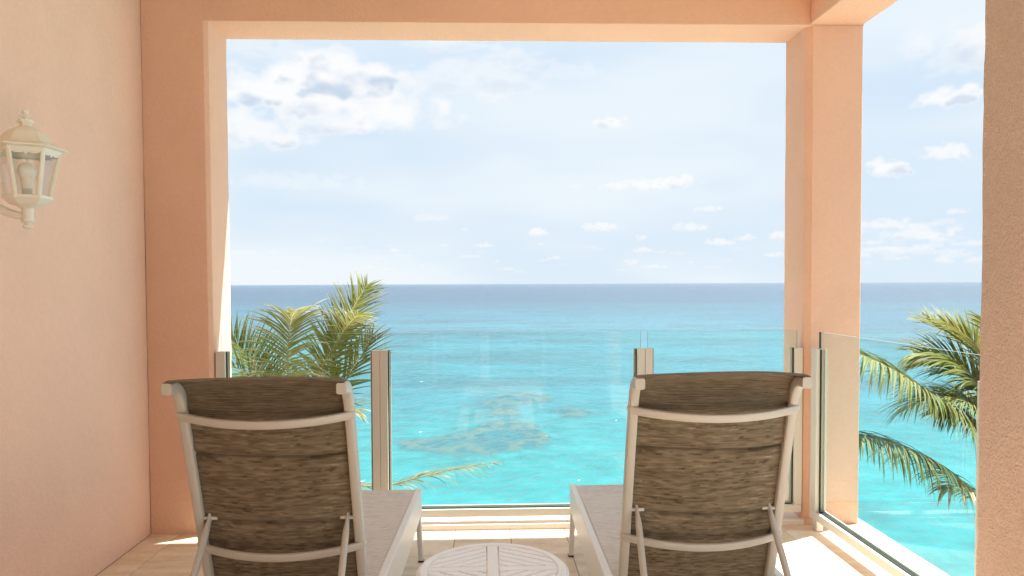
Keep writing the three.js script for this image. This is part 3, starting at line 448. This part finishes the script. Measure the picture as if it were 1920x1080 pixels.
// ------------------------------------------------------------------ side table
{
  const t = thing('side_table', 'round white slatted side table standing between the two loungers', 'table', [0.016, 0, -2.418]);
  const R = 0.249, h = 0.45, V2 = (x, y) => new THREE.Vector2(x, y);
  const ringOf = (ro, ri, y0, y1) => new THREE.LatheGeometry([V2(ri, y0), V2(ro - 0.006, y0), V2(ro, y0 + 0.006), V2(ro, y1 - 0.005), V2(ro - 0.005, y1), V2(ri + 0.003, y1), V2(ri, y1 - 0.003), V2(ri, y0)], 72);
  part('rim', toCreasedNormals(ringOf(R - 0.008, R - 0.036, h - 0.022, h), 0.7), M.resin, t);
  part('lip', toCreasedNormals(ringOf(R, R - 0.0085, h - 0.034, h - 0.006), 0.7), M.resin, t);
  const inner = R - 0.0365, plank = (poly) => {
    const g = new THREE.ExtrudeGeometry(new THREE.Shape(poly.map((p) => V2(...p))), { depth: 0.012, bevelEnabled: true, bevelThickness: 0.0018, bevelSize: 0.0018, bevelOffset: -0.0018, bevelSegments: 1 });
    return g.rotateX(-Math.PI / 2).translate(0, h - 0.0155, 0);
  };
  part('crossbar', plank([[-0.0182, -inner], [0.0182, -inner], [0.0182, inner], [-0.0182, inner]]), M.resin, t);
  for (const s of [-1, 1]) part('crossbar', plank([[s * 0.021, -0.0175], [s * inner, -0.0175], [s * inner, 0.0175], [s * 0.021, 0.0175]].map((p) => p)), M.resin, t);
  // slats run outward from the long bar in a herringbone; each quadrant is cut to the ring
  const pitch = 0.0335, gap = 0.0046, ang = 32 * RAD, d = [Math.cos(ang), Math.sin(ang)];
  const clip = (poly, a, b, c) => { const o = []; poly.forEach((p, i) => { const q = poly[(i + 1) % poly.length], fp = a * p[0] + b * p[1] - c, fq = a * q[0] + b * q[1] - c; if (fp >= 0) o.push(p); if (fp * fq < 0) { const k = fp / (fp - fq); o.push([lerp(p[0], q[0], k), lerp(p[1], q[1], k)]); } }); return o; };
  for (const sx of [-1, 1]) for (const sy of [-1, 1]) for (let k = -6; k < 10; k++) {
    // in the first quadrant the slats fall away from the centre bar (from upper inside to lower outside)
    const nrm = [d[1], d[0]], lo = k * pitch + gap / 2 + 0.01, hi = (k + 1) * pitch - gap / 2 + 0.01;
    let poly = [[0.0215, 0.0208], [0.4, 0.0208], [0.4, 0.4], [0.0215, 0.4]];
    poly = clip(poly, nrm[0], nrm[1], lo); poly = clip(poly, -nrm[0], -nrm[1], -hi);
    for (let a = -5; a <= 95; a += 4) if (poly.length > 2) poly = clip(poly, -Math.cos(a * RAD), -Math.sin(a * RAD), -(inner - 0.001));
    if (poly.length < 3) continue;
    const area = Math.abs(poly.reduce((s, p, i) => { const q = poly[(i + 1) % poly.length]; return s + p[0] * q[1] - q[0] * p[1]; }, 0)) / 2;
    if (area < 0.00012) continue;
    part('slat', plank(poly.map(([x, y]) => [x * sx, y * sy])), M.resin, t);
  }
  part('apron', toCreasedNormals(ringOf(R - 0.04, R - 0.052, h - 0.05, h - 0.0165), 0.7), M.resin, t);
  for (const [sx, sz] of [[-1, -1], [1, -1], [-1, 1], [1, 1]]) part('leg', sweep([[sx * 0.13, h - 0.018, sz * 0.13], [sx * 0.165, 0.002, sz * 0.165]], [1, 0, -sx * sz], 0.045, 0.022, 0.006), M.resin, t);
  part('shelf', toCreasedNormals(ringOf(0.17, 0.12, 0.2, 0.215), 0.7), M.resin, t);
}

// ------------------------------------------------------------------ coconut palms
M.leaf = new THREE.MeshPhysicalMaterial({ vertexColors: true, roughness: 0.5, transmission: 0.32, thickness: 0, ior: 1.4, specularIntensity: 0.35 });
M.rib = std(lin(1, 1, 1), 0.6, { vertexColors: true });
M.bark = std(lin(0.33, 0.27, 0.2), 0.95, { map: stuccoTint, bumpMap: rep(stuccoBump, 2), bumpScale: 0.01 });
const GREEN = [0.030, 0.078, 0.010], LIME = [0.235, 0.25, 0.018], YELLOW = [0.24, 0.19, 0.035], STRAW = [0.42, 0.33, 0.18], BLEACH = [0.74, 0.69, 0.58], BROWN = [0.30, 0.19, 0.09];
// ribPts in the world; o: leaflets n per side, length, droop, dry (0..1), tone, up (direction of the frond's upper side), sparse
function frond(palm, ribPts, o, seed) {
  const r = rng(seed), org = palm.position, curve = new THREE.CatmullRomCurve3(ribPts.map((p) => new THREE.Vector3(...p).sub(org)), false, 'centripetal'), N = 40;
  const rp = curve.getPoints(N).map((v) => v.toArray()), ribGeo = sweep(rp, o.up ?? [0, 1, 0.01], 0.045, 0.03, 0.012, (s) => { const k = 1 - 0.86 * Math.pow(s, 0.7); return [k, k]; });
  const nV = ribGeo.attributes.position.count, rc = []; for (let i = 0; i < nV; i++) rc.push(...mix3(o.ribTone ?? YELLOW, BROWN, 0.3 * r()));
  ribGeo.setAttribute('color', new THREE.Float32BufferAttribute(rc, 3));
  const f = part('frond', ribGeo, M.rib, palm), pos = [], col = [], idx = [];
  const up0 = new THREE.Vector3(...(o.up ?? [0, 1, 0])).normalize(), len0 = o.length ?? 0.8, n = o.n ?? 70, seg = 6, from = o.from ?? 0.14;
  for (const side of [-1, 1]) for (let i = 0; i < n; i++) {
    if (o.sparse && r() < o.sparse) continue;
    const s = from + (1 - from) * (i + 0.6 * r()) / n, p = curve.getPointAt(Math.min(1, s)), T = curve.getTangentAt(Math.min(1, s)), S = T.clone().cross(up0).normalize().multiplyScalar(side), U = S.clone().cross(T).multiplyScalar(side).normalize();
    const q = (s - from) / (1 - from), L = len0 * (0.55 + 0.45 * Math.sin(Math.PI * Math.min(1, 0.12 + q * 0.8))) * (q > 0.75 ? 1 - (q - 0.75) * 1.5 : 1) * (0.85 + 0.3 * r());
    const fwd = lerp(o.fwd0 ?? 0.45, o.fwd1 ?? 1.5, q), lift = (o.lift ?? 0.35) * (0.6 + 0.8 * r());
    const D = S.clone().add(T.clone().multiplyScalar(fwd)).addScaledVector(U, lift).normalize();
    D.x += (r() - 0.5) * (o.jit ?? 0.2); D.y += (r() - 0.5) * (o.jit ?? 0.2); D.z += (r() - 0.5) * (o.jit ?? 0.2); D.normalize();
    const dry = clamp((o.dry ?? 0) + (r() - 0.5) * 0.5, 0, 1), droop = (o.droop ?? 0.5) * (0.7 + 0.6 * r()) * L, wind = o.wind ?? 0, w = (0.017 + 0.006 * r()) * (o.width ?? 1), tone = mix3(GREEN, LIME, clamp((o.lime ?? 0.5) + (r() - 0.5) * 0.6, 0, 1)), kink = r() < 0.25 ? 0.4 + 0.5 * r() : 2, ks = (r() - 0.2) * 0.8;
    const base = pos.length / 3; let cur = p.clone(), dir = D.clone();
    for (let k = 0; k <= seg; k++) {
      const a = k / seg, wd = w * (k === 0 ? 0.5 : Math.pow(1 - a, 0.75) * 1.1 + 0.03), across = dir.clone().cross(U).normalize(), N2 = across.clone().cross(dir).normalize();
      pos.push(cur.x + across.x * wd + N2.x * wd * 0.4, cur.y + across.y * wd + N2.y * wd * 0.4, cur.z + across.z * wd + N2.z * wd * 0.4, cur.x, cur.y, cur.z, cur.x - across.x * wd + N2.x * wd * 0.4, cur.y - across.y * wd + N2.y * wd * 0.4, cur.z - across.z * wd + N2.z * wd * 0.4);
      const tipDry = clamp((a - (0.95 - 0.9 * dry)) * 2.4, 0, 1), c = mix3(mix3(mix3(tone, YELLOW, 0.25 * (1 - a) * (o.lime ?? 0.5)), o.straw ?? STRAW, dry * 0.75), r() < 0.5 ? BLEACH : o.straw ?? STRAW, tipDry * (o.bleach ?? 0.7));
      const mid = mix3(c, YELLOW, 0.2); col.push(...c, ...mid, ...c);
      const step = L / seg; dir.y -= (droop / L) * (0.25 + a) * 0.34; dir.x += wind * 0.12 * a; if (a > kink) { dir.y -= 0.35 * ks; dir.x += 0.15 * ks; } dir.normalize(); cur = cur.clone().addScaledVector(dir, step);
      if (k < seg) { const b = base + 3 * k; idx.push(b, b + 1, b + 3, b + 1, b + 4, b + 3, b + 1, b + 2, b + 4, b + 2, b + 5, b + 4); }
    }
  }
  const g = geometry(pos, idx); g.setAttribute('color', new THREE.Float32BufferAttribute(col, 3));
  part('leaflets', g, M.leaf, f).userData.kind = 'stuff';
}
function trunk(palm, pts, r0, r1) {
  const c = smooth(pts, 90), g = sweep(c, [1, 0, 0], 2, 2, 0.99, (s) => { const k = lerp(r0, r1, s) * (1 + 0.05 * Math.max(0, Math.sin(s * 260))); return [k, k]; });
  part('trunk', g, M.bark, palm);
}
{
  const p = thing('palm_tree', 'coconut palm with wind bleached frond tips rising behind the left lounger', 'palm tree', [-2.2, SEA + 0.8, -9.2]);
  trunk(p, [[0, 0, 0], [0.2, 4, -0.3], [0, 8, -0.6], [-0.3, 11.6, -0.85]], 0.19, 0.11);
  frond(p, [[-2.52, -0.51, -10.0], [-2.56, -0.09, -9.8], [-2.54, 0.32, -9.6], [-2.5, 0.67, -9.5], [-2.49, 0.93, -9.6], [-2.5, 1.05, -9.85]], { up: [0, 0.3, 1], width: 0.58, length: 0.66, n: 74, droop: 0.6, dry: 0.46, lime: 0.9, lift: 0.1, fwd0: 0.3, fwd1: 1.3, bleach: 1, from: 0.2, wind: -0.5, jit: 0.3 }, 101);
  frond(p, [[-2.25, -0.48, -10.0], [-2.16, 0.15, -10.1], [-2.01, 0.67, -10.3], [-1.87, 1.07, -10.6], [-1.73, 1.37, -10.9]], { up: [0, 0.1, 1], length: 0.64, n: 54, droop: 0.16, dry: 0.1, lime: 0.5, lift: 0.05, fwd0: 0.8, fwd1: 1.9, from: 0.22, bleach: 0.6, width: 0.66, jit: 0.26 }, 102);
  frond(p, [[-2.71, -0.55, -10.2], [-3.05, 0.01, -10.4], [-3.32, 0.35, -10.6], [-3.6, 0.52, -10.8], [-3.9, 0.58, -11.0]], { up: [0.2, 0.9, 0.5], width: 0.62, length: 0.65, n: 70, droop: 0.3, dry: 0.08, lime: 0.35, lift: 0.9, fwd0: 0.4, fwd1: 1.2, jit: 0.26 }, 103);
  frond(p, [[-2.38, -0.5, -9.9], [-2.22, 0.14, -9.8], [-2.02, 0.53, -9.8], [-1.84, 0.83, -9.9], [-1.72, 0.98, -10.1]], { up: [-0.35, 0.35, 1], width: 0.58, length: 0.54, n: 74, droop: 0.42, dry: 0.28, lime: 0.75, lift: 0.05, fwd0: 0.3, fwd1: 1.0, bleach: 1, from: 0.2, jit: 0.3 }, 104);
  frond(p, [[-2.26, -0.55, -9.8], [-1.94, -0.01, -9.7], [-1.78, 0.22, -9.7], [-1.65, 0.44, -9.8], [-1.51, 0.7, -9.9]], { up: [-0.3, 0.4, 0.9], length: 0.62, n: 34, droop: 0.25, dry: 0.42, lime: 0.3, lift: 0.1, fwd0: 0.6, fwd1: 2.2, sparse: 0.15, ribTone: [0.34, 0.28, 0.12], bleach: 0.3, width: 0.7, jit: 0.3 }, 105);
  frond(p, [[-2.46, -0.7, -10.2], [-2.34, -1.33, -10.8], [-1.72, -1.66, -11.2], [-1.02, -1.6, -11.5], [-0.46, -1.54, -11.8], [0.21, -1.55, -12.2]], { up: [0, 1, 0.3], length: 0.5, n: 60, droop: 0.9, dry: 0.85, lime: 0.3, lift: 0.25, fwd0: 0.9, fwd1: 2.6, sparse: 0.25, ribTone: [0.26, 0.19, 0.06], bleach: 0.35, width: 0.6, straw: [0.2, 0.13, 0.055] }, 106);
  frond(p, [[-2.66, -0.58, -10.0], [-2.87, -0.09, -9.8], [-3.04, 0.2, -9.7], [-3.26, 0.32, -9.7], [-3.5, 0.26, -9.8]], { up: [0.3, 0.7, 0.6], length: 0.6, n: 44, droop: 0.4, dry: 0.2, lime: 0.2, lift: 0.5, fwd0: 0.5, fwd1: 1.4, sparse: 0.2, width: 0.7, jit: 0.3 }, 107);
  frond(p, [[-2.35, -0.6, -9.7], [-2.05, -0.28, -9.55], [-1.8, -0.2, -9.5], [-1.62, -0.22, -9.45]], { up: [0, 1, 0.2], length: 0.55, n: 22, droop: 0.5, dry: 0.5, lime: 0.3, lift: 0.35, fwd0: 0.7, fwd1: 1.8, sparse: 0.35 }, 108);
  frond(p, [[-2.6, -0.6, -10.2], [-3.3, -0.5, -10.6], [-4.0, -0.8, -11], [-4.6, -1.5, -11.3]], { length: 0.8, n: 40, droop: 0.8, dry: 0.1, lime: 0.3 }, 109);
}
{
  const p = thing('palm_tree', 'green coconut palm with drooping feathery fronds beyond the side glass balustrade', 'palm tree', [5.9, SEA + 0.8, -7.6]);
  trunk(p, [[0, 0, 0], [0.3, 4, -0.2], [0.35, 8, -0.4], [0.1, 11.5, -0.5]], 0.19, 0.11);
  frond(p, [[5.71, -0.5, -8.0], [5.01, -0.01, -7.8], [4.42, 0.34, -7.6], [4.06, 0.53, -7.5], [3.73, 0.66, -7.4], [3.4, 0.70, -7.3]], { up: [0.15, 1, 0.35], width: 0.8, length: 0.72, n: 110, droop: 1.0, dry: 0.16, lime: 0.62, lift: 0.2, fwd0: 0.5, fwd1: 1.3, wind: -0.3, bleach: 0.6 }, 201);
  frond(p, [[5.83, -1.36, -8.0], [5.21, -0.88, -7.8], [4.64, -0.49, -7.5], [4.15, -0.27, -7.3], [3.66, -0.13, -7.1], [3.3, -0.07, -7.0]], { up: [0.1, 1, 0.3], width: 0.75, length: 0.58, n: 115, droop: 1.15, dry: 0.08, lime: 0.22, lift: 0.1, fwd0: 0.35, fwd1: 1.0, bleach: 0.4 }, 202);
  frond(p, [[5.96, -0.26, -8.2], [5.78, 0.24, -8.3], [5.64, 0.54, -8.4], [5.48, 0.76, -8.6], [5.28, 0.93, -8.8]], { up: [0.5, 0.5, 0.7], width: 0.66, length: 0.64, n: 60, droop: 0.2, dry: 0.1, lime: 0.85, lift: 0.25, fwd0: 0.5, fwd1: 1.3, bleach: 0.5, jit: 0.26 }, 203);
  frond(p, [[5.96, -0.32, -8.2], [5.7, 0.06, -8.3], [5.52, 0.29, -8.4], [5.39, 0.38, -8.6], [5.24, 0.40, -8.8]], { up: [0.4, 0.7, 0.6], width: 0.66, length: 0.75, n: 84, droop: 0.55, dry: 0.08, lime: 0.55, lift: 0.2, fwd0: 0.5, fwd1: 1.2, jit: 0.26 }, 204);
  frond(p, [[5.66, -1.11, -7.8], [5.15, -0.86, -7.6], [4.94, -0.74, -7.5], [4.76, -0.7, -7.4], [4.63, -0.74, -7.4]], { up: [0, 1, 0.2], length: 0.42, n: 16, droop: 0.9, dry: 0.7, lime: 0.1, lift: 0.1, sparse: 0.3, from: 0.4, ribTone: [0.3, 0.24, 0.14] }, 205);
  frond(p, [[5.96, -0.46, -8.3], [5.68, -0.11, -8.4], [5.52, 0.0, -8.6], [5.38, -0.04, -8.9], [5.25, -0.2, -9.1]], { up: [0.2, 1, 0.3], width: 0.66, length: 0.75, n: 80, droop: 0.8, dry: 0.05, lime: 0.5, lift: 0.3, fwd0: 0.5, fwd1: 1.1, jit: 0.26 }, 206);
  frond(p, [[5.94, -0.3, -8.0], [5.86, 0.3, -8.0], [5.75, 0.7, -8.1], [5.66, 0.95, -8.3]], { up: [0.2, 0.4, 0.9], length: 0.5, n: 46, droop: 0.1, dry: 0.1, lime: 0.75, lift: 0.1, fwd0: 0.7, fwd1: 1.6, jit: 0.26 }, 207);
  frond(p, [[5.97, -0.28, -8.3], [5.77, 0.3, -8.3], [5.64, 0.63, -8.4], [5.48, 0.82, -8.5], [5.35, 0.92, -8.6]], { up: [0.4, 0.5, 0.7], length: 0.5, n: 56, droop: 0.25, dry: 0.08, lime: 0.9, lift: 0.2, fwd0: 0.5, fwd1: 1.3, width: 0.85, jit: 0.26 }, 210);
  frond(p, [[5.8, -0.33, -8.1], [5.53, 0.15, -8.1], [5.35, 0.41, -8.2], [5.14, 0.55, -8.3], [4.92, 0.56, -8.4]], { up: [0.3, 0.8, 0.5], length: 0.66, n: 84, droop: 0.45, dry: 0.06, lime: 0.7, lift: 0.2, fwd0: 0.5, fwd1: 1.2, width: 0.8, jit: 0.26 }, 211);
  frond(p, [[5.8, -0.39, -8.1], [5.5, -0.1, -8.0], [5.2, 0.08, -7.9], [5.0, 0.13, -7.9], [4.81, 0.09, -7.9]], { up: [0.2, 1, 0.4], length: 0.5, n: 70, droop: 0.6, dry: 0.1, lime: 0.7, lift: 0.2, fwd0: 0.5, fwd1: 1.2, width: 0.62, jit: 0.26 }, 209);
  frond(p, [[5.75, -0.69, -8.0], [5.43, -0.28, -7.9], [5.24, -0.11, -7.9], [5.04, -0.03, -7.9], [4.87, -0.06, -7.9]], { up: [0.2, 1, 0.4], length: 0.46, n: 66, droop: 0.8, dry: 0.15, lime: 0.5, lift: 0.15, fwd0: 0.5, fwd1: 1.2, width: 0.6, jit: 0.26 }, 212);
  frond(p, [[6.1, -0.4, -8.0], [6.7, -0.1, -8.2], [7.4, -0.2, -8.3], [8, -0.8, -8.4]], { length: 0.8, n: 40, droop: 0.8, lime: 0.4 }, 208);
}

renderer.render(scene, camera);
